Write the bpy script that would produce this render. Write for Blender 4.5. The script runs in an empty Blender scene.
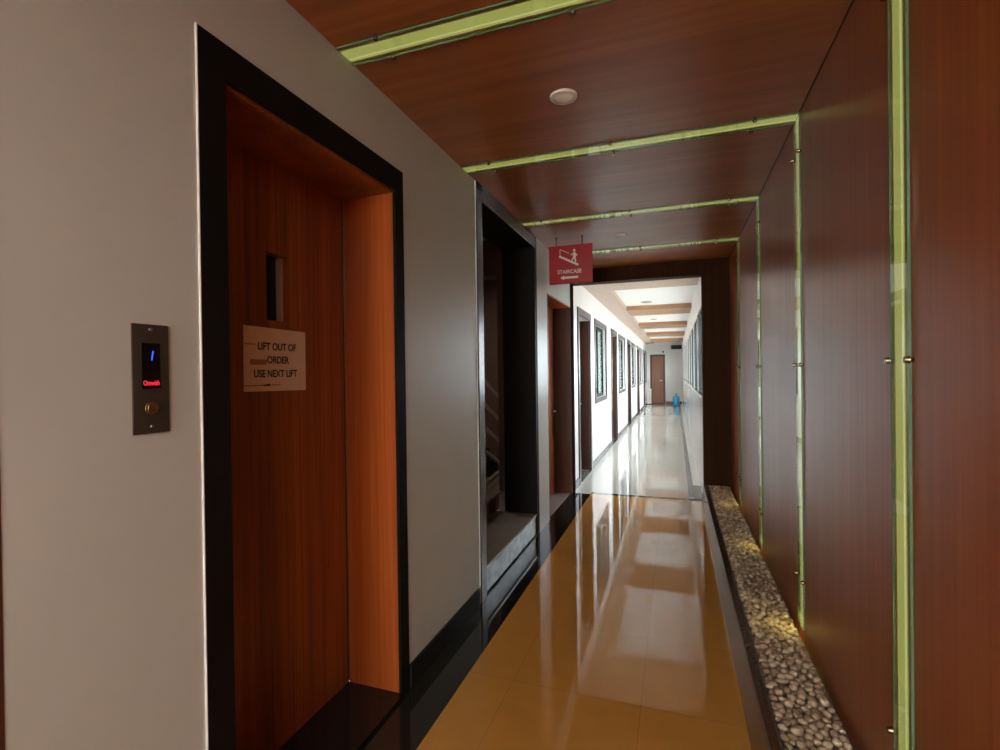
import bpy, bmesh, math, random
from mathutils import Vector, Matrix
random.seed(7)
S = bpy.context.scene
C = S.collection
# ------------------------------------------------------------------ camera
F_PX, YAW, PITCH, ROLL, CAM_H = 498.97, 0.3375, -0.0048, -0.0127, 1.5
def camera():
    cy, sy, cp, sp, cr, sr = (math.cos(YAW), math.sin(YAW), math.cos(PITCH), math.sin(PITCH), math.cos(ROLL), math.sin(ROLL))
    fwd = Vector((-sy*cp, cy*cp, sp)); right = Vector((cy, sy, 0)); up = right.cross(fwd)
    r = cr*right + sr*up; u = -sr*right + cr*up
    cd = bpy.data.cameras.new('camera'); co = bpy.data.objects.new('camera', cd); C.objects.link(co)
    m = Matrix((r, u, -fwd)).transposed().to_4x4(); m.translation = (0, 0, CAM_H)
    co.matrix_world = m
    cd.sensor_width = 36; cd.sensor_fit = 'HORIZONTAL'; cd.lens = F_PX*36/1000; cd.clip_start = .02
    S.camera = co
camera()
# ------------------------------------------------------------------ world, exposure
SKY = 21.0
W = bpy.data.worlds.new('daylight'); S.world = W; W.use_nodes = True
W.node_tree.nodes['Background'].inputs[0].default_value = (1.0, .985, .96, 1)
W.node_tree.nodes['Background'].inputs[1].default_value = SKY
S.view_settings.view_transform = 'Standard'; S.view_settings.look = 'None'
S.view_settings.exposure = 0.0; S.view_settings.gamma = 1.0; S.view_settings.use_curve_mapping = False

def area(name, loc, rot, sx, sy, power, col):
    ld = bpy.data.lights.new(name, 'AREA'); ld.shape = 'RECTANGLE'; ld.size = sx; ld.size_y = sy
    ld.energy = power; ld.color = col
    o = bpy.data.objects.new(name, ld); C.objects.link(o); o.location = loc; o.rotation_euler = rot
    return o
# unseen lamp added overhead behind the camera to brighten the near walls
area('overhead_fill', (0, -1.5, 2.70), (0, 0, 0), 1.1, 1.6, 66, (1, .97, .94))
area('rear_fill', (-.3, -5.9, 1.25), (math.radians(90), 0, math.radians(180)), 1.75, 2.4, 580, (1, .98, .96))  # added panel standing in for daylight; the rear wall is closed
area('stairwell_fill', (-2.35, 5.0, 2.74), (0, math.radians(-14), 0), .3, .3, 14, (1, .85, .7))  # hidden lamp added to brighten the stair rails and steps
# ------------------------------------------------------------------ dimensions
XL, XR, ZC = -1.2155, 0.587, 2.7528
XO = -0.99                     # edge of the black floor border
YS = [1.668, 2.850, 4.074, 5.270]
YP = 6.12                      # portal between brown and white corridor
YE = 23.5                      # far end
Y0 = 0.580                     # near end of the left wall
# ------------------------------------------------------------------ materials
def mat(name):
    m = bpy.data.materials.new(name); m.use_nodes = True
    return m, m.node_tree, m.node_tree.nodes['Principled BSDF']
def setp(b, **k):
    al = dict(rough='Roughness', metal='Metallic', ior='IOR', spec='Specular IOR Level', coat='Coat Weight', coat_rough='Coat Roughness', trans='Transmission Weight', estr='Emission Strength')
    for n, v in k.items():
        if n == 'col': b.inputs['Base Color'].default_value = (*v, 1)
        elif n == 'ecol': b.inputs['Emission Color'].default_value = (*v, 1)
        else: b.inputs[al[n]].default_value = v
def plain(name, col, rough=.5, var=.06, scale=6, bump=0, **k):
    m, t, b = mat(name); N = t.nodes; L = t.links
    setp(b, col=col, rough=rough, **k)
    if var:
        tc = N.new('ShaderNodeTexCoord'); nz = N.new('ShaderNodeTexNoise'); nz.inputs['Scale'].default_value = scale; nz.inputs['Detail'].default_value = 5
        cr = N.new('ShaderNodeValToRGB')
        cr.color_ramp.elements[0].position = .3; cr.color_ramp.elements[1].position = .7
        cr.color_ramp.elements[0].color = (*[c*(1-var) for c in col], 1); cr.color_ramp.elements[1].color = (*[min(1, c*(1+var)) for c in col], 1)
        L.new(tc.outputs['Object'], nz.inputs['Vector']); L.new(nz.outputs['Fac'], cr.inputs[0]); L.new(cr.outputs[0], b.inputs['Base Color'])
        if bump:
            bp = N.new('ShaderNodeBump'); bp.inputs['Strength'].default_value = bump; bp.inputs['Distance'].default_value = .01
            L.new(nz.outputs['Fac'], bp.inputs['Height']); L.new(bp.outputs[0], b.inputs['Normal'])
    return m
def wood(name, c0, c1, c2, grain, rough=.3, fine=60, along=1.2, smear=.05, **k):
    """grain: 0,1,2 = axis the grain runs along"""
    m, t, b = mat(name); N = t.nodes; L = t.links
    tc = N.new('ShaderNodeTexCoord'); mp = N.new('ShaderNodeMapping')
    sc = [fine]*3; sc[grain] = along; mp.inputs['Scale'].default_value = sc
    nz = N.new('ShaderNodeTexNoise'); nz.inputs['Scale'].default_value = 1; nz.inputs['Detail'].default_value = 6; nz.inputs['Roughness'].default_value = .6; nz.inputs['Distortion'].default_value = .1
    mp2 = N.new('ShaderNodeMapping'); sc2 = [fine*.12]*3; sc2[grain] = along*.3; mp2.inputs['Scale'].default_value = sc2
    nz2 = N.new('ShaderNodeTexNoise'); nz2.inputs['Scale'].default_value = 1; nz2.inputs['Detail'].default_value = 3
    ad = N.new('ShaderNodeMath'); ad.operation = 'MULTIPLY_ADD'; ad.inputs[1].default_value = .55
    cr = N.new('ShaderNodeValToRGB'); e = cr.color_ramp.elements
    e[0].position = .34; e[0].color = (*c0, 1); e[1].position = .72; e[1].color = (*c2, 1); q = e.new(.52); q.color = (*c1, 1)
    L.new(tc.outputs['Object'], mp.inputs[0]); L.new(mp.outputs[0], nz.inputs['Vector'])
    L.new(tc.outputs['Object'], mp2.inputs[0]); L.new(mp2.outputs[0], nz2.inputs['Vector'])
    ml = N.new('ShaderNodeMath'); ml.operation = 'MULTIPLY'; ml.inputs[1].default_value = .45; L.new(nz2.outputs['Fac'], ml.inputs[0])
    L.new(nz.outputs['Fac'], ad.inputs[0]); L.new(ml.outputs[0], ad.inputs[2])
    L.new(ad.outputs[0], cr.inputs[0]); L.new(cr.outputs[0], b.inputs['Base Color'])
    setp(b, rough=rough, **k)
    # smeared polish: roughness varies softly
    n3 = N.new('ShaderNodeTexNoise'); n3.inputs['Scale'].default_value = 3.5; n3.inputs['Detail'].default_value = 1.5
    mr = N.new('ShaderNodeMapRange'); mr.inputs[1].default_value = .1; mr.inputs[2].default_value = .9
    mr.inputs[3].default_value = rough*(1-smear); mr.inputs[4].default_value = rough*(1+smear)
    L.new(tc.outputs['Object'], n3.inputs['Vector']); L.new(n3.outputs['Fac'], mr.inputs[0]); L.new(mr.outputs[0], b.inputs['Roughness'])
    return m
def emit(name, col, st):
    m, t, b = mat(name); setp(b, col=(0, 0, 0), ecol=col, estr=st, rough=.4); return m
M = {}
M['paint'] = plain('dimmed_wall_paint', (.53, .55, .51), .42, .03, 2.5)  # same wall paint as the white, darkened for the dim near corridor
M['pilaster'] = plain('glossy_cream_panel', (.50, .46, .42), .32, .03, 2.5)
M['white_paint'] = plain('white_paint', (.82, .79, .76), .4, .02, 2)
M['panel_v'] = wood('brown_laminate_upright', (.24, .064, .014), (.33, .095, .023), (.44, .138, .036), 2, .31, 34, .6, spec=.4)
M['panel_h'] = wood('brown_laminate_ceiling', (.22, .066, .016), (.31, .098, .026), (.42, .145, .040), 0, .32, 34, .8, .10, spec=.42)
M['portal'] = wood('shaded_brown_laminate', (.024, .009, .003), (.038, .014, .005), (.052, .020, .007), 2, .6, spec=.05)  # brown laminate with its backlit shade put into the colour
M['leaf'] = wood('red_brown_veneer', (.10, .022, .005), (.24, .056, .011), (.40, .11, .022), 2, .33, 70, .8)
M['jamb'] = wood('orange_brown_veneer', (.22, .045, .008), (.36, .080, .014), (.50, .13, .025), 2, .33, 70, .8)
M['door_dark'] = wood('dark_door_veneer', (.05, .016, .009), (.08, .026, .014), (.12, .040, .022), 2, .35)
M['door_far'] = wood('far_door_veneer', (.20, .075, .035), (.28, .11, .055), (.36, .16, .08), 2, .4)
M['beam'] = wood('tan_beam_laminate', (.30, .15, .07), (.40, .21, .11), (.50, .28, .16), 0, .4, 30, 1)
M['soffit'] = plain('tan_soffit', (.50, .36, .27), .4, .06, 3)
M['black_stone'] = plain('black_granite', (.012, .011, .010), .12, .3, 60, spec=.55)
M['riser_stone'] = plain('grey_marble_sheen', (.22, .22, .215), .16, .55, 16)  # marble; pale mottling paints in the reflection of the bright corridor
M['grey_stone'] = plain('grey_granite', (.11, .105, .10), .24, .25, 80, spec=.4)
M['curb'] = plain('brown_granite', (.075, .036, .020), .22, .3, 70)
M['frame'] = plain('black_door_frame', (.008, .006, .005), .6, .1, spec=.1)
M['trim_white'] = plain('white_bead', (.75, .74, .72), .3, 0)
M['bead'] = plain('pale_bead', (.40, .33, .28), .5, 0)
M['rail'] = plain('grey_rail', (.80, .76, .70), .35, 0)
M['skirting'] = plain('black_skirting', (.010, .009, .008), .5, .2, 60, spec=.2)
M['tread'] = plain('brown_stone_tread', (.24, .20, .17), .35, .15, 40)
M['steel'] = plain('brushed_steel', (.5, .48, .45), .3, 0, metal=1)
M['bronze'] = plain('bronze_bolt', (.16, .11, .07), .25, 0, metal=1)
M['hinge'] = plain('hinge_brass', (.22, .17, .10), .45, 0, metal=.6)
M['brass'] = plain('brass', (.45, .36, .20), .3, 0, metal=1)
M['plate'] = plain('dark_bronze_plate', (.060, .045, .034), .38, .05, 30, metal=.35)
M['disp'] = plain('display_glass', (.004, .004, .005), .1, 0)
M['blue_led'] = emit('blue_led', (.03, .12, 1), 1.5)
M['red_led'] = emit('red_led', (1, .02, .05), 1.2)
M['white_plastic'] = plain('white_plastic', (.85, .80, .74), .4, 0)
M['lens'] = plain('frosted_lens', (.80, .75, .68), .35, 0)
M['paper'] = plain('cream_paper', (.72, .56, .44), .8, .05, 12)
M['tape'] = plain('brown_tape', (.36, .20, .11), .4, .05, 12)
M['ink'] = plain('black_ink', (.02, .014, .012), .7, 0)
M['red_sign'] = plain('red_acrylic', (.34, .002, .008), .3, 0)
M['sign_edge'] = plain('red_acrylic_edge', (.36, .03, .035), .2, 0)
M['sign_print'] = plain('white_print', (.75, .68, .62), .5, 0)
M['dark_metal'] = plain('dark_metal', (.03, .03, .03), .4, 0, metal=.5)
M['win_frame'] = plain('dark_grey_frame', (.022, .026, .028), .55, .05, spec=.2)
M['stone_frame'] = plain('mid_grey_frame', (.050, .052, .050), .3, .08, 20)
M['pane'] = plain('grey_green_glass', (.20, .25, .22), .15, 0, spec=.4)
M['baseboard'] = plain('grey_baseboard', (.10, .10, .10), .2, .15, 40)
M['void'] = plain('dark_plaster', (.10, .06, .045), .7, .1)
M['white_tile'] = plain('white_wall_tile', (.80, .77, .74), .12, .02, 3)
M['coffer'] = plain('white_ceiling_board', (.85, .82, .78), .5, .02, 3)
M['blue_plastic'] = plain('blue_jug', (.10, .48, .80), .15, 0, trans=.3)
M['green_cap'] = plain('green_grey_cap', (.25, .42, .38), .4, 0)
M['ground'] = plain('pale_paving', (.45, .43, .40), .8, .1)
M['diff'] = emit('yellow_green_light', (.52, .51, .14), .95)
M['tube'] = emit('led_tube', (.75, .75, .32), 1.0)
M['channel'] = plain('pale_green_channel', (.45, .50, .30), .3, 0)
def glass_mat(name, tint, edge, haze=0):
    m, t, b = mat(name); N = t.nodes; L = t.links; N.remove(b)
    out = N['Material Output']; tr = N.new('ShaderNodeBsdfTransparent'); tr.inputs[0].default_value = (*tint, 1)
    gl = N.new('ShaderNodeBsdfGlossy'); gl.inputs['Roughness'].default_value = .015
    fr = N.new('ShaderNodeFresnel'); fr.inputs[0].default_value = edge; mx = N.new('ShaderNodeMixShader')
    gm = N.new('ShaderNodeNewGeometry'); sb = N.new('ShaderNodeMath'); sb.operation = 'SUBTRACT'; sb.inputs[0].default_value = 1; ml = N.new('ShaderNodeMath'); ml.operation = 'MULTIPLY'
    L.new(gm.outputs['Backfacing'], sb.inputs[1]); L.new(sb.outputs[0], ml.inputs[0]); L.new(fr.outputs[0], ml.inputs[1]); L.new(ml.outputs[0], mx.inputs[0]); L.new(tr.outputs[0], mx.inputs[1]); L.new(gl.outputs[0], mx.inputs[2]); L.new(mx.outputs[0], out.inputs[0])
    if haze:                       # faint green body colour of the thick plate
        df = N.new('ShaderNodeBsdfDiffuse'); df.inputs[0].default_value = (.48, .58, .36, 1); m2 = N.new('ShaderNodeMixShader'); m2.inputs[0].default_value = haze
        L.new(mx.outputs[0], m2.inputs[1]); L.new(df.outputs[0], m2.inputs[2]); L.new(m2.outputs[0], out.inputs[0])
    return m
M['glass'] = glass_mat('greenish_glass', (.90, .94, .88), 1.5, .16)
M['glass_edge'] = plain('green_glass_edge', (.10, .17, .09), .12, 0)
M['window_glass'] = glass_mat('window_glass', (.80, .86, .90), 1.5)

def floor_mat(name, base, joint, tile, ox, oy, rough, ior, var):
    m, t, b = mat(name); N = t.nodes; L = t.links
    tc = N.new('ShaderNodeTexCoord'); mp = N.new('ShaderNodeMapping'); mp.inputs['Location'].default_value = (ox, oy, 0)
    br = N.new('ShaderNodeTexBrick'); br.offset = 0; br.inputs['Scale'].default_value = 1
    br.inputs['Brick Width'].default_value = tile; br.inputs['Row Height'].default_value = tile; br.inputs['Mortar Size'].default_value = .0012; br.inputs['Mortar Smooth'].default_value = .1
    br.inputs['Color1'].default_value = (*base, 1); br.inputs['Color2'].default_value = (*[c*(1-var) for c in base], 1); br.inputs['Mortar'].default_value = (*joint, 1)
    L.new(tc.outputs['Object'], mp.inputs[0]); L.new(mp.outputs[0], br.inputs['Vector'])
    nz = N.new('ShaderNodeTexNoise'); nz.inputs['Scale'].default_value = 9; nz.inputs['Detail'].default_value = 6
    L.new(tc.outputs['Object'], nz.inputs['Vector'])
    mx = N.new('ShaderNodeMix'); mx.data_type = 'RGBA'; mx.blend_type = 'MULTIPLY'; mx.inputs[0].default_value = 1
    mr = N.new('ShaderNodeMapRange'); mr.inputs[1].default_value = .25; mr.inputs[2].default_value = .75; mr.inputs[3].default_value = 1-var; mr.inputs[4].default_value = 1+var
    L.new(nz.outputs['Fac'], mr.inputs[0]); L.new(br.outputs['Color'], mx.inputs[6]); L.new(mr.outputs[0], mx.inputs[7]); L.new(mx.outputs[2], b.inputs['Base Color'])
    setp(b, rough=rough, ior=ior)
    n2 = N.new('ShaderNodeTexNoise'); n2.inputs['Scale'].default_value = 2.2; n2.inputs['Detail'].default_value = 1
    bp = N.new('ShaderNodeBump'); bp.inputs['Strength'].default_value = .02; bp.inputs['Distance'].default_value = .02
    L.new(tc.outputs['Object'], n2.inputs['Vector']); L.new(n2.outputs['Fac'], bp.inputs['Height']); L.new(bp.outputs[0], b.inputs['Normal'])
    return m
M['amber_floor'] = floor_mat('amber_polished_tile', (.56, .27, .055), (.32, .17, .05), .6, .16, .1, .035, 1.62, .05)
M['white_floor'] = floor_mat('white_polished_tile', (.62, .595, .54), (.42, .40, .36), .6, .2, .0, .05, 1.6, .03)
M['black_floor'] = floor_mat('black_polished_border', (.020, .018, .014), (.004, .004, .004), .6, .0, .14, .06, 1.5, .15)
def pebble_mat():
    m, t, b = mat('river_pebble'); N = t.nodes; L = t.links
    oi = N.new('ShaderNodeObjectInfo'); gm = N.new('ShaderNodeNewGeometry'); ad = N.new('ShaderNodeMath'); ad.operation = 'ADD'
    L.new(oi.outputs['Random'], ad.inputs[0]); L.new(gm.outputs['Random Per Island'], ad.inputs[1])
    fr = N.new('ShaderNodeMath'); fr.operation = 'FRACT'; L.new(ad.outputs[0], fr.inputs[0])
    cr = N.new('ShaderNodeValToRGB'); e = cr.color_ramp.elements
    e[0].color = (.26, .18, .11, 1); e[1].color = (.70, .57, .42, 1); q = e.new(.5); q.color = (.50, .37, .25, 1); q = e.new(.8); q.color = (.58, .45, .32, 1)
    L.new(fr.outputs[0], cr.inputs[0])
    tc = N.new('ShaderNodeTexCoord'); nz = N.new('ShaderNodeTexNoise'); nz.inputs['Scale'].default_value = 60; nz.inputs['Detail'].default_value = 4
    L.new(tc.outputs['Object'], nz.inputs['Vector'])
    mx = N.new('ShaderNodeMix'); mx.data_type = 'RGBA'; mx.blend_type = 'MULTIPLY'; mx.inputs[0].default_value = 1
    mr = N.new('ShaderNodeMapRange'); mr.inputs[3].default_value = .7; mr.inputs[4].default_value = 1.3
    L.new(nz.outputs['Fac'], mr.inputs[0]); L.new(cr.outputs[0], mx.inputs[6]); L.new(mr.outputs[0], mx.inputs[7]); L.new(mx.outputs[2], b.inputs['Base Color'])
    setp(b, rough=.55); return m
M['pebble'] = pebble_mat()
# ------------------------------------------------------------------ helpers
def tag(o, label=None, cat=None, group=None, kind=None):
    if label: o['label'] = label
    if cat: o['category'] = cat
    if group: o['group'] = group
    if kind: o['kind'] = kind
    return o
class MB:
    def __init__(s): s.bm = bmesh.new()
    def box(s, x0, x1, y0, y1, z0, z1, bev=0):
        if x1 < x0: x0, x1 = x1, x0
        if y1 < y0: y0, y1 = y1, y0
        m = Matrix.Translation(((x0+x1)/2, (y0+y1)/2, (z0+z1)/2)) @ Matrix.Diagonal((x1-x0, y1-y0, z1-z0, 1))
        r = bmesh.ops.create_cube(s.bm, size=1, matrix=m)
        if bev:
            vs = set(r['verts']); ed = [e for e in s.bm.edges if e.verts[0] in vs and e.verts[1] in vs]
            bmesh.ops.bevel(s.bm, geom=ed, offset=bev, segments=2, affect='EDGES', profile=.7)
        return s
    def cyl(s, p0, p1, r0, r1=None, n=20, caps=True):
        p0, p1 = Vector(p0), Vector(p1); d = p1-p0; r1 = r0 if r1 is None else r1
        m = Matrix.Translation((p0+p1)/2) @ d.to_track_quat('Z', 'Y').to_matrix().to_4x4()
        bmesh.ops.create_cone(s.bm, cap_ends=caps, segments=n, radius1=r0, radius2=r1, depth=d.length, matrix=m)
        return s
    def poly(s, pts, ext):
        """closed outline pts (3D, planar) extruded by vector ext"""
        v = [s.bm.verts.new(p) for p in pts]; f = s.bm.faces.new(v)
        r = bmesh.ops.extrude_face_region(s.bm, geom=[f])
        bmesh.ops.translate(s.bm, vec=ext, verts=[g for g in r['geom'] if isinstance(g, bmesh.types.BMVert)])
        return s
    def lathe(s, prof, c, n=28):
        rings = []
        for r, z in prof:
            rings.append([s.bm.verts.new((c[0]+r*math.cos(2*math.pi*k/n), c[1]+r*math.sin(2*math.pi*k/n), c[2]+z)) for k in range(n)])
        for a, b in zip(rings, rings[1:]):
            for k in range(n): s.bm.faces.new((a[k], a[(k+1) % n], b[(k+1) % n], b[k]))
        s.bm.faces.new(rings[0][::-1]); s.bm.faces.new(rings[-1]); return s
    def build(s, name, m, parent=None, smooth=False):
        bmesh.ops.recalc_face_normals(s.bm, faces=s.bm.faces)
        me = bpy.data.meshes.new(name); s.bm.to_mesh(me); s.bm.free(); me.materials.append(m)
        if smooth:
            for p in me.polygons: p.use_smooth = True
            try: me.set_sharp_from_angle(angle=math.radians(35))
            except Exception: pass
        o = bpy.data.objects.new(name, me); C.objects.link(o)
        if parent:
            o.parent = parent; o.matrix_parent_inverse = Matrix.Translation(parent.location).inverted()
        return o
def struct(o): o['kind'] = 'structure'; return o
def empty(name, loc):
    o = bpy.data.objects.new(name, None); o.location = loc; o.empty_display_size = .1; C.objects.link(o); return o
def text(body, size, loc, mtx, m, name, parent, align='CENTER', depth=.0002, bold=0, sx=1.0, shear=0):
    cu = bpy.data.curves.new('t', 'FONT'); cu.body = body; cu.size = size; cu.align_x = align; cu.align_y = 'CENTER'; cu.extrude = depth; cu.bevel_depth = bold; cu.bevel_resolution = 0; cu.shear = shear
    ob = bpy.data.objects.new('t', cu); C.objects.link(ob)
    bpy.context.view_layer.update()
    me = bpy.data.meshes.new_from_object(ob.evaluated_get(bpy.context.evaluated_depsgraph_get()))
    bpy.data.objects.remove(ob); bpy.data.curves.remove(cu)
    me.transform(Matrix.Translation(loc) @ mtx.to_4x4() @ Matrix.Diagonal((sx, 1, 1, 1)))
    me.materials.clear(); me.materials.append(m)
    o = bpy.data.objects.new(name, me); C.objects.link(o); o.parent = parent
    o.matrix_parent_inverse = Matrix.Translation(parent.location).inverted()
    return o
ON_LEFT = Matrix(((0, 0, 1), (1, 0, 0), (0, 1, 0)))     # text on a wall facing +x, reading along +y
ON_END = Matrix(((1, 0, 0), (0, 0, -1), (0, 1, 0)))     # text on a face looking at -y, reading along +x

def wall_x(xa, xb, y0, y1, z0, z1, holes):
    """box wall between xa and xb with rectangular holes (ya, yb, za, zb)"""
    mb = MB(); y = y0
    for a, b, c, d in sorted(holes):
        if a > y: mb.box(xa, xb, y, a, z0, z1)
        if c > z0: mb.box(xa, xb, a, b, z0, c)
        if d < z1: mb.box(xa, xb, a, b, d, z1)
        y = b
    if y < y1: mb.box(xa, xb, y, y1, z0, z1)
    return mb
# ------------------------------------------------------------------ structure: floor
struct(MB().box(XO, .275, -6.0, YP, -.12, 0).build('floor', M['amber_floor']))
struct(MB().box(XL-.02, XO, -6.0, YP, -.12, 0).box(XO, .275, YP, YP+.09, -.12, 0).build('floor_border', M['black_floor'])).name = 'trim_1'
struct(MB().box(XL-.02, .3, YP+.09, YE+.1, -.12, 0).box(XL-.02, XO, YP, YP+.09, -.12, 0).build('floor', M['white_floor']))
struct(MB().box(-4.5, XL-.02, -6.0, Y0-.03, -.12, 0).build('floor', M['amber_floor']))
# left wall ---------------------------------------------------------
LIFT = (1.099, 2.04, 0, 2.36)
STAIR = (3.02, 4.50, 0, 2.70)
D2 = (4.93, 6.10, 0, 2.30)
far_doors = [(6.56, 7.62), (10.2, 11.25), (13.8, 14.85), (17.4, 18.45), (21.0, 22.0)]
far_windows = [(8.04, 9.50), (11.65, 13.2), (15.2, 16.75), (18.85, 20.35), (22.3, 23.2)]
XB = XL-.30
struct(wall_x(XB, XL, Y0, YP, 0, ZC, [LIFT, STAIR, D2]).build('wall_left', M['paint']))
holes = [(a+.09, b-.09, 0, 2.26) for a, b in far_doors] + [(a+.07, b-.07, 1.05, 2.28) for a, b in far_windows]
struct(wall_x(XB, XL, YP, YE, 0, 2.95, holes).build('wall_left', M['white_paint']))
# lift shaft; unseen plate added to block sky leaking past far doors, windows
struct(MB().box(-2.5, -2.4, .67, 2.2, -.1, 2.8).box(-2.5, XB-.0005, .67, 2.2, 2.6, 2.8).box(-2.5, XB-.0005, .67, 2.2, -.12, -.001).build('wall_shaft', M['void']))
struct(MB().box(XB-.08, XB-.01, YP+.6, YE, -.1, 2.95).build('light_block_plate', M['void']))
# wood corner board at the near end of the wall
struct(MB().box(XB, XL+.001, Y0-.03, Y0, 0, ZC).build('trim_2', M['door_dark']))
# baseboards
mb = MB()
for a, b in [(Y0, 1.005), (2.10, 2.985)]: mb.box(XL, XL+.012, a, b, 0, .108)
struct(mb.build('baseboard_left', M['skirting']))
mb = MB(); y = YP+.02
for a, b in far_doors: mb.box(XL, XL+.014, y, a, 0, .105); y = b
mb.box(XL, XL+.014, y, YE, 0, .105)
struct(mb.build('baseboard_left', M['baseboard']))
# ------------------------------------------------------------------ ceilings
G = .036
edges = [-6.0] + [v for y in YS for v in (y-G, y+G)] + [YP+.18]
mb = MB()
for k in range(0, len(edges), 2):
    mb.box(XL if k else -4.5, XR+.1, edges[k], edges[k+1], ZC, ZC+.05)
mb.box(-4.5, XR+.1, -6.0, YP+.18, ZC+.05, ZC+.12)
struct(mb.build('ceiling', M['panel_h']))
Z1, Z2 = 2.70, 2.785
struct(MB().box(XB, .8, YP+.18, YE+.1, Z2, Z2+.1).build('ceiling', M['coffer']))
beams = [(YP+.18, 7.58), (10.2, 11.25), (13.8, 14.9), (17.4, 18.5), (21.0, 22.1)]
struct(MB().box(XL, -.90, YP+.18, YE, Z1, Z2).build('ceiling_soffit', M['soffit'])).name = 'ceiling_soffit'
for i, (a, b) in enumerate(beams):
    struct(MB().box(-.90, .31, a, b, Z1, Z2).build('ceiling_beam', M['beam'] if i else M['soffit']))
# ------------------------------------------------------------------ right wall
mb = MB(); ws = [-6.0] + [v for y in YS for v in (y-G, y+G)] + [YP]
for k in range(0, len(ws), 2): mb.box(XR, XR+.05, ws[k], ws[k+1], 0, ZC)
mb.box(XR+.05, XR+.12, -6.0, YP, 0, ZC)
struct(mb.build('wall_right', M['panel_v']))
struct(MB().box(-4.5, XR+.12, -6.12, -6.0, 0, ZC).build('wall_back', M['paint']))
struct(MB().box(-4.62, -4.5, -6.12, 2.2, 0, ZC).box(-4.5, XB, Y0-.03, Y0+.09, 0, ZC).build('wall_left', M['paint']))
struct(MB().box(XR-.004, XR-.0005, -6.0, YP, ZC-.004, ZC-.0005).build('corner_shadow_gap', M['frame']))  # dark strip standing in for the shadow gap along the joint
# portal
mb = MB(); mb.box(.297, XR+.12, YP, YP+.18, 0, ZC).box(XL, .297, YP, YP+.18, 2.585, ZC)
struct(mb.build('wall_portal', M['portal'])); 
struct(MB().box(XL, XL+.035, YP+.0, YP+.03, 0, 2.585).build('trim_3', M['portal']))
# curb and bed
struct(MB().poly([(.268, -6.0, 0), (.290, -6.0, .2), (.334, -6.0, .2), (.334, -6.0, 0)], (0, YP+6.0-.002, 0)).build('trim_4', M['curb']))
struct(MB().box(.290, .295, -6.0, YP-.004, .2001, .2015).box(.3285, .334, -6.0, YP-.004, .2001, .2015).build('trim_5', M['grey_stone']))
struct(MB().box(.334, XR, -6.0, YP, 0, .140).build('floor_bed', M['tread']))
# far corridor right wall
struct(MB().box(.300, .48, YP+.182, YE, 0, 1.10).build('wall_right', M['white_tile']))
struct(MB().box(.285, .46, YP+.182, YE, 1.10, 1.165).build('trim_6', M['white_tile']))
struct(MB().box(.205, .300, YP+.182, YE, .0002, .004).build('trim_8', M['white_tile']))
struct(MB().box(.140, .204, YP+.182, YE, .0002, .003).build('trim_9', M['baseboard']))
struct(MB().box(.200, .296, YP+.09, YP+.80, .0045, .007).build('trim_10', M['black_stone']))
PX = .3
WY0, WY1, WN = 6.32, 22.0, 10
st = (WY1-WY0)/WN
wh = [(WY0+k*st+.05, WY0+(k+1)*st-.05, 1.165, 2.30) for k in range(WN)]
struct(wall_x(.31, .48, YP+.18, YE, 1.165, 2.95, wh).build('wall_right', M['white_paint']))
for k, (a, b, c, d) in enumerate(wh):
    r = struct(empty('window_%d' % (k+1), (.40, (a+b)/2, c)))
    mb = MB(); fx0, fx1 = .328, .39
    mb.box(fx0, fx1, a, a+.04, c, d).box(fx0, fx1, b-.04, b, c, d).box(fx0, fx1, a+.05, b-.05, c, c+.045).box(fx0, fx1, a+.05, b-.05, d-.045, d)
    mid = (a+b)/2; mb.box(fx0, fx1, mid-.018, mid+.018, c+.045, d-.045)
    mb.build('window_frame', M['win_frame'], r)
    MB().box(.37, .375, a+.05, mid-.025, c+.045, d-.045).build('pane', M['window_glass'], r)
    MB().box(.37, .375, mid+.025, b-.05, c+.045, d-.045).build('pane', M['window_glass'], r)
    MB().box(fx0-.012, fx0, mid-.012, mid+.012, (c+d)/2-.06, (c+d)/2+.06).build('window_handle', M['dark_metal'], r)
# ground outside
struct(MB().box(.6, 30, -5, 45, -.3, -.2).build('ground', M['ground']))
# end wall
struct(MB().box(XB, .8, YE, YE+.12, 0, 2.95).build('wall_back', M['white_paint']))
struct(MB().box(-.40, PX-.02, YE-.014, YE, 0, .12).build('baseboard_back', M['door_dark']))
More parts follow.
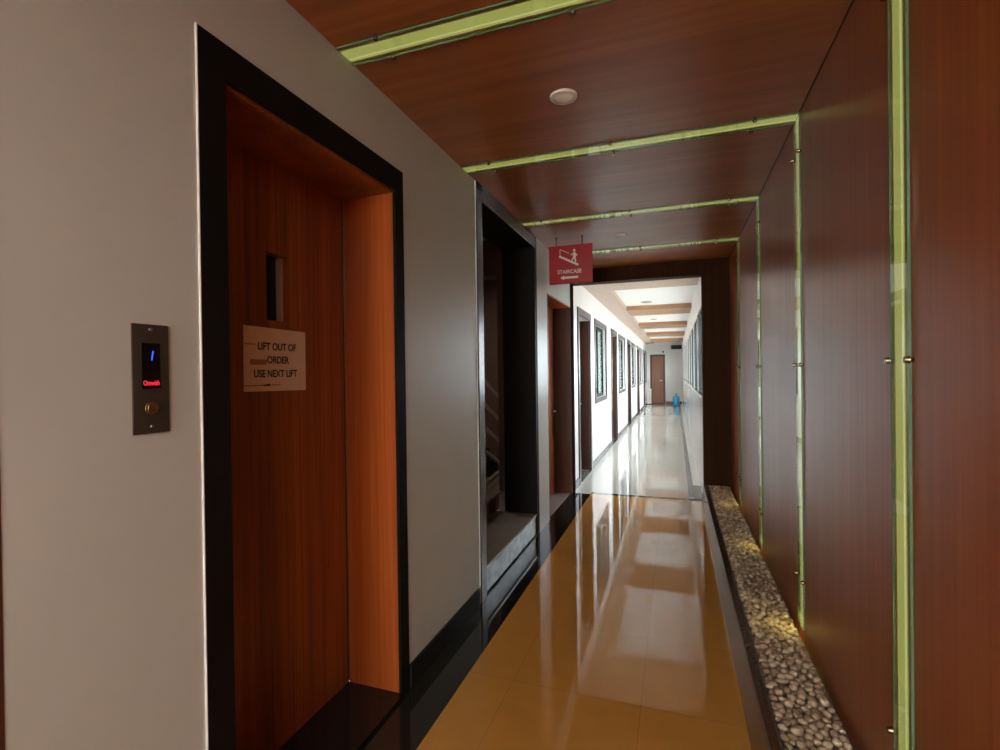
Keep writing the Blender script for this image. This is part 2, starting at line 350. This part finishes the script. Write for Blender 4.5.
# ------------------------------------------------------------------ light strips
def light_strip(i, yc, label):
    r = tag(empty('light_strip', (XR, yc, .22)), label, 'light', 'glass-covered light strips across ceiling and down wall')
    w = .055; yg = yc-.020
    # recessed luminous channel
    MB().box(XR+.001, XR+.020, yc-G+.001, yc+G-.001, .2, ZC+.001).build('wall_diffuser', M['diff'], r)
    MB().box(XL+.001, XR+.0005, yc-G+.001, yc+G-.001, ZC+.001, ZC+.020).build('ceiling_diffuser', M['diff'], r)
    MB().cyl((XR-.0005, yc-.022, .23), (XR-.0005, yc-.022, ZC-.005), .002, n=10).build('wall_tube', M['tube'], r, True)
    MB().cyl((XL+.01, yc+.018, ZC-.0005), (XR-.004, yc+.018, ZC-.0005), .002, n=10).build('ceiling_tube', M['tube'], r, True)
    # glass cover plates, standing off the panels
    g = MB().box(XR-.009, XR-.003, yg-w, yg+w, .22, ZC-.012).build('wall_glass', M['glass'], r)
    MB().box(XR-.0095, XR-.0025, yg-w-.003, yg-w, .22, ZC-.012).box(XR-.0095, XR-.0025, yg+w, yg+w+.003, .22, ZC-.012).build('glass_edge', M['glass_edge'], g)
    yg = yc-.008
    g = MB().box(XL+.003, XR-.010, yg-w, yg+w, ZC-.009, ZC-.003).build('ceiling_glass', M['glass'], r)
    MB().box(XL+.003, XR-.010, yg-w-.003, yg-w, ZC-.0095, ZC-.0025).box(XL+.003, XR-.010, yg+w, yg+w+.003, ZC-.0095, ZC-.0025).build('glass_edge', M['glass_edge'], g)
    for s in (-1, 1):
        yy = yc-.020 + s*(w+.010)
        for z in (.46, 1.52, 2.555):
            b = MB().cyl((XR-.0005, yy, z), (XR-.011, yy, z), .0055, n=12).cyl((XR-.010, yy, z), (XR-.021, yy, z), .0105, .0085, n=16)
            b.build('bolt', M['bronze'], r, True)
        yy = yc-.010 + s*(w+.008)
        for x in (-1.03, -.32, .388):
            b = MB().cyl((x, yy, ZC-.0005), (x, yy, ZC-.011), .0055, n=12).cyl((x, yy, ZC-.010), (x, yy, ZC-.021), .0105, .0085, n=16)
            b.build('bolt', M['bronze'], r, True)
    area('pebble_fill', (XR-.05, yc-.01, .30), (0, math.radians(12), 0), .05, .08, .14, (1, .88, .22))  # added lamp in front of the strip, makes the yellow pool on the pebbles
    return r
for i, (y, l) in enumerate(zip(YS, [
    'nearest green-lit glass strip, broad band crossing the ceiling by the lift door',
    'green-lit glass strip between the two ceiling downlights, ending at the staircase opening edge',
    'glass light strip just in front of the hanging red sign, third from camera',
    'farthest glass light strip, right before the dark portal'])): light_strip(i, y, l)
# ------------------------------------------------------------------ lift door (door_1)
r = struct(empty('door_1', (XL, 1.56, 0)))
fo = .005
mb = MB()
mb.box(XL-.01, XL+fo, 1.011, 1.100, 0, 2.455).box(XL-.01, XL+fo, 2.022, 2.092, 0, 2.455).box(XL-.01, XL+fo, 1.100, 2.022, 2.352, 2.455)
mb.build('door_frame', M['frame'], r)
MB().box(XL, XL+fo+.001, 1.0075, 1.0105, 0, 2.457).build('edge_bead', M['trim_white'], r)
MB().box(-1.50, XL-.012, 2.022, 2.039, .0, 2.352).build('jamb', M['jamb'], r)
MB().box(-1.50, XL-.012, 1.100, 1.115, .0, 2.352).build('jamb', M['jamb'], r)
MB().box(-1.50, XL-.012, 1.121, 2.022, 2.340, 2.359).build('door_head', M['leaf'], r)
MB().box(XB, XL+.012, 1.121, 2.022, 0, .016).build('threshold', M['black_stone'], r)
lx = -1.50
# leaf with hole for the vision panel, planks separated by shallow grooves
leaf = MB(); gr = [1.121, 1.300, 1.538, 1.650, 1.835, 2.012]
for a, b in zip(gr, gr[1:]):
    a2, b2 = a+.0012, b-.0012
    if abs(a-1.538) < .001:
        leaf.box(lx-.04, lx, a2, b2, .018, 1.718); leaf.box(lx-.04, lx, a2, b2, 1.985, 2.339)
    else: leaf.box(lx-.04, lx, a2, b2, .018, 2.339)
leaf.box(lx-.05, lx-.04, 1.106, 2.036, .016, 1.718).box(lx-.05, lx-.04, 1.106, 2.036, 1.985, 2.359).box(lx-.05, lx-.04, 1.106, 1.538, 1.718, 1.985).box(lx-.05, lx-.04, 1.65, 2.036, 1.718, 1.985)
leafo = leaf.build('door_leaf', M['leaf'], r)
MB().box(lx-.052, lx-.046, 1.538, 1.650, 1.718, 1.985).build('vision_panel', M['disp'], leafo)
mb = MB().box(lx-.045, lx-.022, 1.634, 1.648, 1.722, 1.981)
mb.build('panel_bead', M['bead'], leafo)
mb = MB(); n = 38
for k in range(n):
    z0 = .03 + k*(2.30/n); mb.cyl((lx+.004, 2.0165, z0), (lx+.004, 2.0165, z0+2.30/n*.93), .0025, n=8)
hg = mb.build('piano_hinge', M['hinge'], r, True)
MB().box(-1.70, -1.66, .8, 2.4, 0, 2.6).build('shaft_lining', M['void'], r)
# paper notice
p = tag(empty('paper_notice', (lx+.003, 1.58, 1.56)), 'cream paper notice reading LIFT OUT OF ORDER taped to the brown lift door', 'notice')
MB().poly([(lx+.0015, 1.420, 1.441), (lx+.0015, 1.746, 1.436), (lx+.0015, 1.747, 1.683), (lx+.0015, 1.421, 1.688)], (.001, 0, 0)).build('paper_sheet', M['paper'], p)
px_ = lx+.0030
tsz = .040
text('LIFT OUT OF', tsz, (px_, 1.588, 1.612), ON_LEFT, M['ink'], 'printed_text', p, bold=.0009, sx=.88)
text('ORDER', tsz, (px_, 1.590, 1.560), ON_LEFT, M['ink'], 'printed_text', p, bold=.0009, sx=.88)
text('USE NEXT LIFT', tsz, (px_, 1.580, 1.506), ON_LEFT, M['ink'], 'printed_text', p, bold=.0009, sx=.86)
mb = MB().box(px_-.0003, px_+.0003, 1.420, 1.600, 1.4615, 1.4640)
mb.poly([(px_-.0003, 1.49, 1.4628), (px_-.0003, 1.545, 1.4680), (px_-.0003, 1.545, 1.4575)], (.0006, 0, 0))
mb.build('arrow', M['ink'], p)
mb = MB().box(px_-.0003, px_+.0002, 1.424, 1.476, 1.617, 1.622)
mb.build('tape', M['tape'], p)
MB().box(px_-.0003, px_+.0002, 1.45, 1.53, 1.542, 1.562).build('tape', M['tape'], p)
# ------------------------------------------------------------------ lift call panel
r = tag(empty('lift_call_panel', (XL, .87, 1.36)), 'dark metal lift call plate with blue floor digit on the near left wall', 'lift panel')
MB().box(XL, XL+.005, .826, .916, 1.362, 1.629, .0022).build('plate', M['plate'], r, True)
d = MB().box(XL+.004, XL+.0062, .847, .893, 1.472, 1.583).build('display', M['disp'], r)
text('1', .033, (XL+.0066, .871, 1.551), ON_LEFT, M['blue_led'], 'floor_digit', d, bold=.0004, sx=.8, shear=.2)
text('Omwish', .0165, (XL+.0066, .870, 1.485), ON_LEFT, M['red_led'], 'red_lettering', d, bold=.0004, sx=.72)
mb = MB()
for a, b, c, e in [(.845, .847, 1.470, 1.585), (.893, .895, 1.470, 1.585), (.847, .893, 1.470, 1.472), (.847, .893, 1.583, 1.585)]: mb.box(XL+.004, XL+.0065, a, b, c, e)
mb.build('display_rim', M['plate'], r)
bt = MB().cyl((XL+.004, .870, 1.424), (XL+.009, .870, 1.424), .0165, .0155, 28).cyl((XL+.008, .870, 1.424), (XL+.012, .870, 1.424), .013, .012, 28).build('call_button', M['brass'], r, True)
bx = XL+.0121
MB().poly([(bx, .866, 1.426), (bx, .874, 1.426), (bx, .870, 1.4315)], (.0004, 0, 0)).poly([(bx, .866, 1.422), (bx, .874, 1.422), (bx, .870, 1.4165)], (.0004, 0, 0)).build('arrow_marks', M['ink'], bt)
for z in (1.6165, 1.3795):
    MB().cyl((XL+.004, .871, z), (XL+.0068, .871, z), .0045, .0035, 14).build('screw', M['steel'], r, True)
# ------------------------------------------------------------------ staircase opening
# stone lining of the opening (frame proud of the wall), pilaster between opening and second door
r = struct(empty('door_2', (XL, 3.75, 0)))
mb = MB(); mb.box(XB, XL+.010, 3.02, 3.115, 0, ZC-.001).box(XB, XL+.010, 3.115, 4.42, 2.645, ZC-.001).box(XB, XL+.010, 4.42, 4.50, 0, ZC-.001)
mb.build('stone_lining', M['frame'], r)
MB().box(XL+.0102, XL+.013, 3.022, 3.113, .0, 2.70).box(XL+.0102, XL+.013, 3.12, 4.42, 2.652, ZC-.002).build('stone_face', M['grey_stone'], r)
MB().box(XL-.004, XL+.005, 3.012, 3.019, 0, ZC-.002).build('edge_bead', M['trim_white'], r)
MB().box(XL+.006, XL+.0125, 3.115, 4.42, 2.643, 2.650).build('head_bead', M['steel'], r)
MB().box(XL, XL+.010, 4.502, 4.868, 0, ZC-.001).build('pilaster', M['pilaster'], r)
struct(MB().box(XL, XL+.006, 4.870, 4.884, 0, ZC).build('trim_7', M['frame']))
# riser and steps
s = struct(empty('staircase', (XL, 3.75, 0)))
s['label'] = 'dark staircase behind the tall opening in the left wall'
MB().box(-1.62, XL-.004, 3.115, 4.42, 0, .178).build('riser', M['riser_stone'], s)
MB().box(XL-.004, XL+.003, 3.116, 4.42, 0, .010).build('base_joint', M['frame'], s)
MB().box(-1.62, XL+.004, 3.115, 4.42, .178, .198, .002).build('tread', M['tread'], s)
MB().box(XL-.002, XL+.006, 3.115, 4.42, .190, .199).build('nosing', M['steel'], s)
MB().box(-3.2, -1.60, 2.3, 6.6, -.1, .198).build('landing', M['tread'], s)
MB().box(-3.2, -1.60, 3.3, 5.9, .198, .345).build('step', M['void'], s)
MB().box(-3.2, -1.57, 3.3, 5.9, .345, .370, .003).build('tread', M['tread'], s)
sl = -.43
def rz(y, base): return base + sl*(y-4.9)
for base in (1.42, 1.165, .92, .675):
    MB().cyl((-1.9, 3.4, rz(3.4, base)), (-1.9, 5.75, rz(5.75, base)), .018, n=14).build('rail', M['rail'], s, True)
for y in (3.5, 5.7):
    MB().box(-1.925, -1.895, y-.015, y+.015, .37, rz(y, 1.5)).build('post', M['dark_metal'], s)
mb = MB()
for k in range(7):
    mb.box(-3.1, -1.96, 5.5-.3*(k+1), 5.5-.3*k, .37, .37+.15*(k+1))
mb.build('flight', M['skirting'], s)
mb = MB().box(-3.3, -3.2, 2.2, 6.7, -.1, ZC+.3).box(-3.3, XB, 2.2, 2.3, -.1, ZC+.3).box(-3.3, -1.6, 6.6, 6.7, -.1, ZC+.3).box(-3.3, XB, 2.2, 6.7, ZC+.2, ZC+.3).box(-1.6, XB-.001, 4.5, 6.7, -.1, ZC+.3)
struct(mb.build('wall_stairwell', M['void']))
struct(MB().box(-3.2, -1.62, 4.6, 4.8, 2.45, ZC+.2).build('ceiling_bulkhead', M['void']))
# ------------------------------------------------------------------ second wooden door (door_3)
r = struct(empty('door_3', (XL, 5.5, 0)))
MB().box(-1.47, -1.43, 4.945, 6.085, .005, 2.285).build('door_leaf', M['jamb'], r)
MB().box(-1.515, XL+.004, 6.085, 6.10, 0, 2.30).build('jamb', M['door_dark'], r)  # dark veneer puts the jamb's unlit look into its colour
MB().box(-1.515, XL+.004, 4.93, 4.945, 0, 2.30).build('jamb', M['door_dark'], r)
MB().box(-1.515, XL+.004, 4.945, 6.085, 2.285, 2.30).build('door_head', M['jamb'], r)
MB().cyl((-1.43, 5.98, 1.02), (-1.39, 5.98, 1.02), .012, n=12).cyl((-1.385, 5.99, 1.02), (-1.385, 5.87, 1.02), .009, n=12).build('door_handle', M['steel'], r, True)
struct(MB().box(-1.52, XL-.02, 4.945, 6.085, -.1, .004).build('floor', M['tread']))
# ------------------------------------------------------------------ far doors and inner windows, left side
for i, (a, b) in enumerate(far_doors):
    r = struct(empty('door_%d' % (i+4), (XL, (a+b)/2, 0)))
    mb = MB().box(XL-.005, XL+.018, a, a+.095, 0, 2.36).box(XL-.005, XL+.018, b-.095, b, 0, 2.36).box(XL-.005, XL+.018, a+.095, b-.095, 2.26, 2.36)
    mb.build('door_frame', M['stone_frame'], r)
    MB().box(XL-.20, XL-.16, a+.1, b-.1, .012, 2.258).build('door_leaf', M['door_dark'], r)
    mb = MB().box(XL-.29, XL-.006, a+.09, a+.1, .012, 2.258).box(XL-.29, XL-.006, b-.1, b-.09, .012, 2.258)
    mb.build('jamb', M['door_dark'], r)
    MB().box(XL-.29, XL+.018, a+.1, b-.1, 0, .011).build('threshold', M['baseboard'], r)
    MB().cyl((XL-.16, b-.19, 1.02), (XL-.12, b-.19, 1.02), .012, n=10).cyl((XL-.115, b-.18, 1.02), (XL-.115, b-.30, 1.02), .009, n=10).build('door_handle', M['steel'], r, True)
for i, (a, b) in enumerate(far_windows):
    r = struct(empty('window_%d' % (i+11), (XL, (a+b)/2, 1.0)))
    z0, z1 = .98, 2.35; f = .075
    MB().box(XL-.005, XL+.016, a, a+f, z0, z1).box(XL-.005, XL+.016, b-f, b, z0, z1).box(XL-.005, XL+.016, a+f, b-f, z0, z0+f).box(XL-.005, XL+.016, a+f, b-f, z1-f, z1).build('window_frame', M['stone_frame'], r)
    mid = (a+b)/2; x0, x1 = XL-.10, XL-.05
    mb = MB().box(x0, x1, a+f, a+f+.05, z0+f, z1-f).box(x0, x1, b-f-.05, b-f, z0+f, z1-f).box(x0, x1, mid-.025, mid+.025, z0+f, z1-f).box(x0, x1, a+f+.05, b-f-.05, z0+f, z0+f+.05).box(x0, x1, a+f+.05, b-f-.05, z1-f-.05, z1-f)
    mb.build('sash', M['win_frame'], r)
    MB().box(x0+.02, x0+.026, a+f+.05, mid-.025, z0+f+.05, z1-f-.05).build('pane', M['pane'], r)
    MB().box(x0+.02, x0+.026, mid+.025, b-f-.05, z0+f+.05, z1-f-.05).build('pane', M['pane'], r)
# end door
r = struct(empty('door_9', (-.74, YE, 0)))
MB().box(-1.06, -.98, YE-.03, YE, 0, 2.22).box(-.50, -.42, YE-.03, YE, 0, 2.22).box(-.98, -.50, YE-.03, YE, 2.14, 2.22).build('door_frame', M['door_dark'], r)
MB().box(-.98, -.50, YE-.02, YE-.002, .06, 2.14).build('door_leaf', M['door_far'], r)
MB().box(-.98, -.50, YE-.03, YE-.001, 0, .06).build('threshold', M['door_dark'], r)
MB().cyl((-.56, YE-.02, 1.05), (-.56, YE-.06, 1.05), .014, n=10).box(-.63, -.55, YE-.07, YE-.055, 1.035, 1.065).build('door_handle', M['steel'], r)
# ------------------------------------------------------------------ things in the far corridor
cab = tag(empty('cabinet', (XL+.09, 22.95, 0)), 'low white box cabinet at far left corner beside the end door', 'cabinet')
MB().box(XL+.016, XL+.20, 23.23, YE-.035, .03, .66, .004).build('body', M['white_plastic'], cab)
MB().box(XL+.016, XL+.21, 23.225, YE-.034, .66, .685, .003).build('top', M['white_plastic'], cab)
MB().box(XL+.016, XL+.19, 23.24, YE-.035, 0, .03).build('plinth', M['dark_metal'], cab)
jug = tag(empty('water_jug', (.03, 22.0, 0)), 'blue plastic water jug on the floor at the corridor end by the right wall', 'jug')
pr = [(.10, 0), (.135, .012), (.142, .03), (.142, .09), (.128, .105), (.128, .12), (.142, .135), (.142, .22), (.128, .235), (.128, .25), (.142, .265), (.142, .35), (.12, .40), (.06, .44), (.030, .46), (.030, .50)]
MB().lathe(pr, (.03, 22.0, 0)).build('bottle_body', M['blue_plastic'], jug, True)
MB().lathe([(.034, 0), (.036, .01), (.034, .035)], (.03, 22.0, .495), 20).build('cap', M['green_cap'], jug, True)
v = tag(empty('air_vent', (.05, YE, 2.42)), 'dark horizontal vent bar high on the far end wall', 'vent')
MB().box(-.16, .29, YE-.08, YE-.001, 2.44, 2.62, .004).build('housing', M['dark_metal'], v)
mb = MB()
for k in range(5): mb.box(-.14, .27, YE-.09, YE-.08, 2.46+.03*k, 2.472+.03*k)
mb.build('louvre', M['win_frame'], v)
v = tag(empty('wall_sensor', (-.50, YE, 2.32)), 'small dark sensor on the far end wall above the wooden door', 'sensor')
MB().box(-.535, -.465, YE-.03, YE-.001, 2.30, 2.38, .006).build('housing', M['dark_metal'], v)
MB().cyl((-.5, YE-.03, 2.34), (-.5, YE-.045, 2.34), .02, .012, 14).build('lens', M['win_frame'], v, True)
# ------------------------------------------------------------------ downlights
def downlight(x, y, z, R, label, grp, ring='white_plastic', lens='lens'):
    r = tag(empty('downlight', (x, y, z)), label, 'ceiling light', grp)
    n = 40; bm = MB()
    bm.lathe([(R, -.0005), (R, -.006), (R*.95, -.010), (R*.74, -.012), (R*.70, -.008), (R*.70, -.0005)], (x, y, z), n)
    bm.build('trim_ring', M[ring], r, True)
    MB().lathe([(R*.70, -.0085), (R*.6, -.013), (R*.3, -.017), (.002, -.018)], (x, y, z), n).build('lens', M[lens], r, True)
    return r
downlight(-.465, 2.245, ZC, .062, 'round white downlight in brown ceiling between the two nearest light strips', 'brown ceiling downlights')
downlight(-.465, 4.71, ZC, .062, 'round white downlight in brown ceiling above and right of the red sign', 'brown ceiling downlights')
downlight(-.49, 9.7, Z2, .10, 'round downlight in the first white ceiling bay past the portal', 'white ceiling downlights', 'bead', 'bead')
downlight(-.49, 13.0, Z2, .08, 'round downlight in the second white ceiling bay past the portal', 'white ceiling downlights', 'bead', 'bead')
# ------------------------------------------------------------------ staircase sign
YG = 4.60
r = tag(empty('hanging_sign', (-.905, YG, 2.33)), 'red hanging STAIRCASE sign with white stair figure and left arrow', 'sign')
x0, x1, z0, z1 = -1.105, -.708, 2.332, 2.678
MB().box(x0, x1, YG, YG+.008, z0, z1, .001).build('panel', M['red_sign'], r)
MB().box(x0-.004, x0, YG-.002, YG+.014, z0-.004, z1).box(x1, x1+.006, YG-.002, YG+.014, z0-.004, z1).box(x0, x1, YG-.002, YG+.014, z0-.012, z0).box(x0, x1, YG+.0085, YG+.014, z0, z1).build('border', M['sign_edge'], r)
for x in (x0+.065, x1-.088):
    MB().cyl((x, YG+.004, z1), (x, YG+.004, ZC), .0035, n=8).cyl((x, YG+.004, ZC-.006), (x, YG+.004, ZC), .011, n=14).build('hanger', M['dark_metal'], r, True)
yy = YG-.0015
text('STAIRCASE', .050, ((x0+x1)/2-.01, yy, z0+.098), ON_END, M['sign_print'], 'lettering', r, bold=.0006, sx=.92)
cx = (x0+x1)/2
# staircase pictogram: sloped flight of steps, handrail and a walking figure
mb = MB()
A = Vector((cx-.105, 0, z0+.252)); B = Vector((cx+.072, 0, z0+.160)); nst = 7
pts = []
for k in range(nst+1):
    p = A+(B-A)*(k/nst)
    pts.append((p.x, yy, p.z))
    if k < nst: pts.append((A.x+(B.x-A.x)*((k+1)/nst), yy, p.z))
pts += [(B.x, yy, B.z-.014), (A.x-.004, yy, A.z-.014)]
mb.poly(pts, (0, .0012, 0))
def bar(p, q, w):
    p = Vector((p[0], yy, p[1])); q = Vector((q[0], yy, q[1])); d = (q-p).normalized(); nn = Vector((-d.z, 0, d.x))*w/2
    mb.poly([p-nn, q-nn, q+nn, p+nn], (0, .0012, 0))
bar((cx-.098, z0+.312), (cx-.012, z0+.268), .005); bar((cx-.098, z0+.312), (cx-.098, z0+.258), .005)
fx, fz = cx+.034, z0+.190
bar((fx+.004, fz+.04), (fx+.004, fz+.085), .026)               # trunk
bar((fx+.002, fz+.045), (fx-.020, fz+.012), .013); bar((fx+.006, fz+.045), (fx+.016, fz-.006), .013)
bar((fx+.002, fz+.080), (fx-.030, fz+.062), .009); bar((fx+.008, fz+.082), (fx+.030, fz+.052), .009)
mb.cyl((fx+.002, yy, fz+.103), (fx+.002, yy+.0012, fz+.103), .012, n=16)
mb.build('pictogram', M['sign_print'], r)
mb = MB(); az = z0+.045
mb.poly([(cx-.098, yy, az), (cx-.062, yy, az+.021), (cx-.062, yy, az+.010), (cx+.070, yy, az+.010), (cx+.070, yy, az-.010), (cx-.062, yy, az-.010), (cx-.062, yy, az-.021)], (0, .0012, 0))
mb.build('arrow', M['sign_print'], r)
# ------------------------------------------------------------------ pebbles
def pebble_mesh(seed, sub=2):
    rnd = random.Random(seed); bm = bmesh.new(); bmesh.ops.create_icosphere(bm, subdivisions=sub, radius=1)
    a, b, c = rnd.uniform(.85, 1.1), rnd.uniform(.68, .95), rnd.uniform(.5, .68); ph = [rnd.uniform(0, 6.28) for _ in range(6)]
    for v in bm.verts:
        p = v.co; k = 1+.07*math.sin(2.1*p.x+ph[0])*math.cos(1.7*p.y+ph[1])+.06*math.sin(2.7*p.z+1.9*p.y+ph[2])+.05*math.sin(3.1*p.x-2*p.y+ph[3])
        v.co = Vector((p.x*a*k, p.y*b*k, p.z*c*k))
    me = bpy.data.meshes.new('pebble'); bm.to_mesh(me); bm.free(); me.materials.append(M['pebble'])
    for p in me.polygons: p.use_smooth = True
    return me
protos = [pebble_mesh(i) for i in range(14)]
lows = [pebble_mesh(50+i, 1) for i in range(8)]
def scatter(xa, xb, ya, yb, rmin, rmax, rnd, tries):
    out = []; cell = {}; cs = rmax*2
    for t in range(tries):
        rr = rmax-(rmax-rmin)*(t/tries)**.6; x = rnd.uniform(xa+rr*.8, xb-rr*.8); y = rnd.uniform(ya, yb); ci, cj = int(x/cs), int(y/cs); ok = True
        for i in (-1, 0, 1):
            for j in (-1, 0, 1):
                for (qx, qy, qr) in cell.get((ci+i, cj+j), ()):
                    if (qx-x)**2+(qy-y)**2 < ((qr+rr)*.84)**2: ok = False; break
                if not ok: break
            if not ok: break
        if ok: out.append((x, y, rr)); cell.setdefault((ci, cj), []).append((x, y, rr))
    return out
rnd = random.Random(3)
BX0, BX1 = .340, .566
top = sorted(scatter(BX0, BX1, 1.2, YP-.01, .0100, .0195, rnd, 90000), key=lambda q: q[1])
near = [q for q in top if q[1] > 1.86][:300]; ns = set(near)
rest = [q for q in top if q not in ns]
def place_m(q, zc):
    x, y, rr = q
    return Matrix.Translation((x, y, zc)) @ Matrix.Rotation(rnd.uniform(0, 6.28), 4, 'Z') @ Matrix.Rotation(rnd.uniform(-.35, .35), 4, 'X') @ Matrix.Diagonal((rr, rr, rr, 1))
for q in near:
    o = bpy.data.objects.new('pebble', rnd.choice(protos)); o.matrix_world = place_m(q, .188+rnd.uniform(-.004, .006)); C.objects.link(o)
    tag(o, 'smooth brown-grey pebble in the near stretch of the bed beside the curb', 'pebble', 'near pebbles in the bed along the right wall')
def merge(items, name):
    verts = []; faces = []
    for me, m in items:
        b = len(verts); verts += [tuple(m @ v.co) for v in me.vertices]; faces += [tuple(b+i for i in p.vertices) for p in me.polygons]
    me = bpy.data.meshes.new(name); me.from_pydata(verts, [], faces); me.materials.append(M['pebble'])
    for p in me.polygons: p.use_smooth = True
    o = bpy.data.objects.new(name, me); C.objects.link(o); return o
items = [(rnd.choice(lows if q[1] > 3.2 else protos), place_m(q, .188+rnd.uniform(-.004, .006))) for q in rest]
under = scatter(BX0, XR-.012, 1.2, YP-.01, .011, .018, rnd, 30000)
items += [(rnd.choice(lows), place_m(q, .158)) for q in under]
tag(merge(items, 'pebble_bed'), 'bed of small rounded pebbles reaching along the right wall to the portal', 'pebbles', kind='stuff')
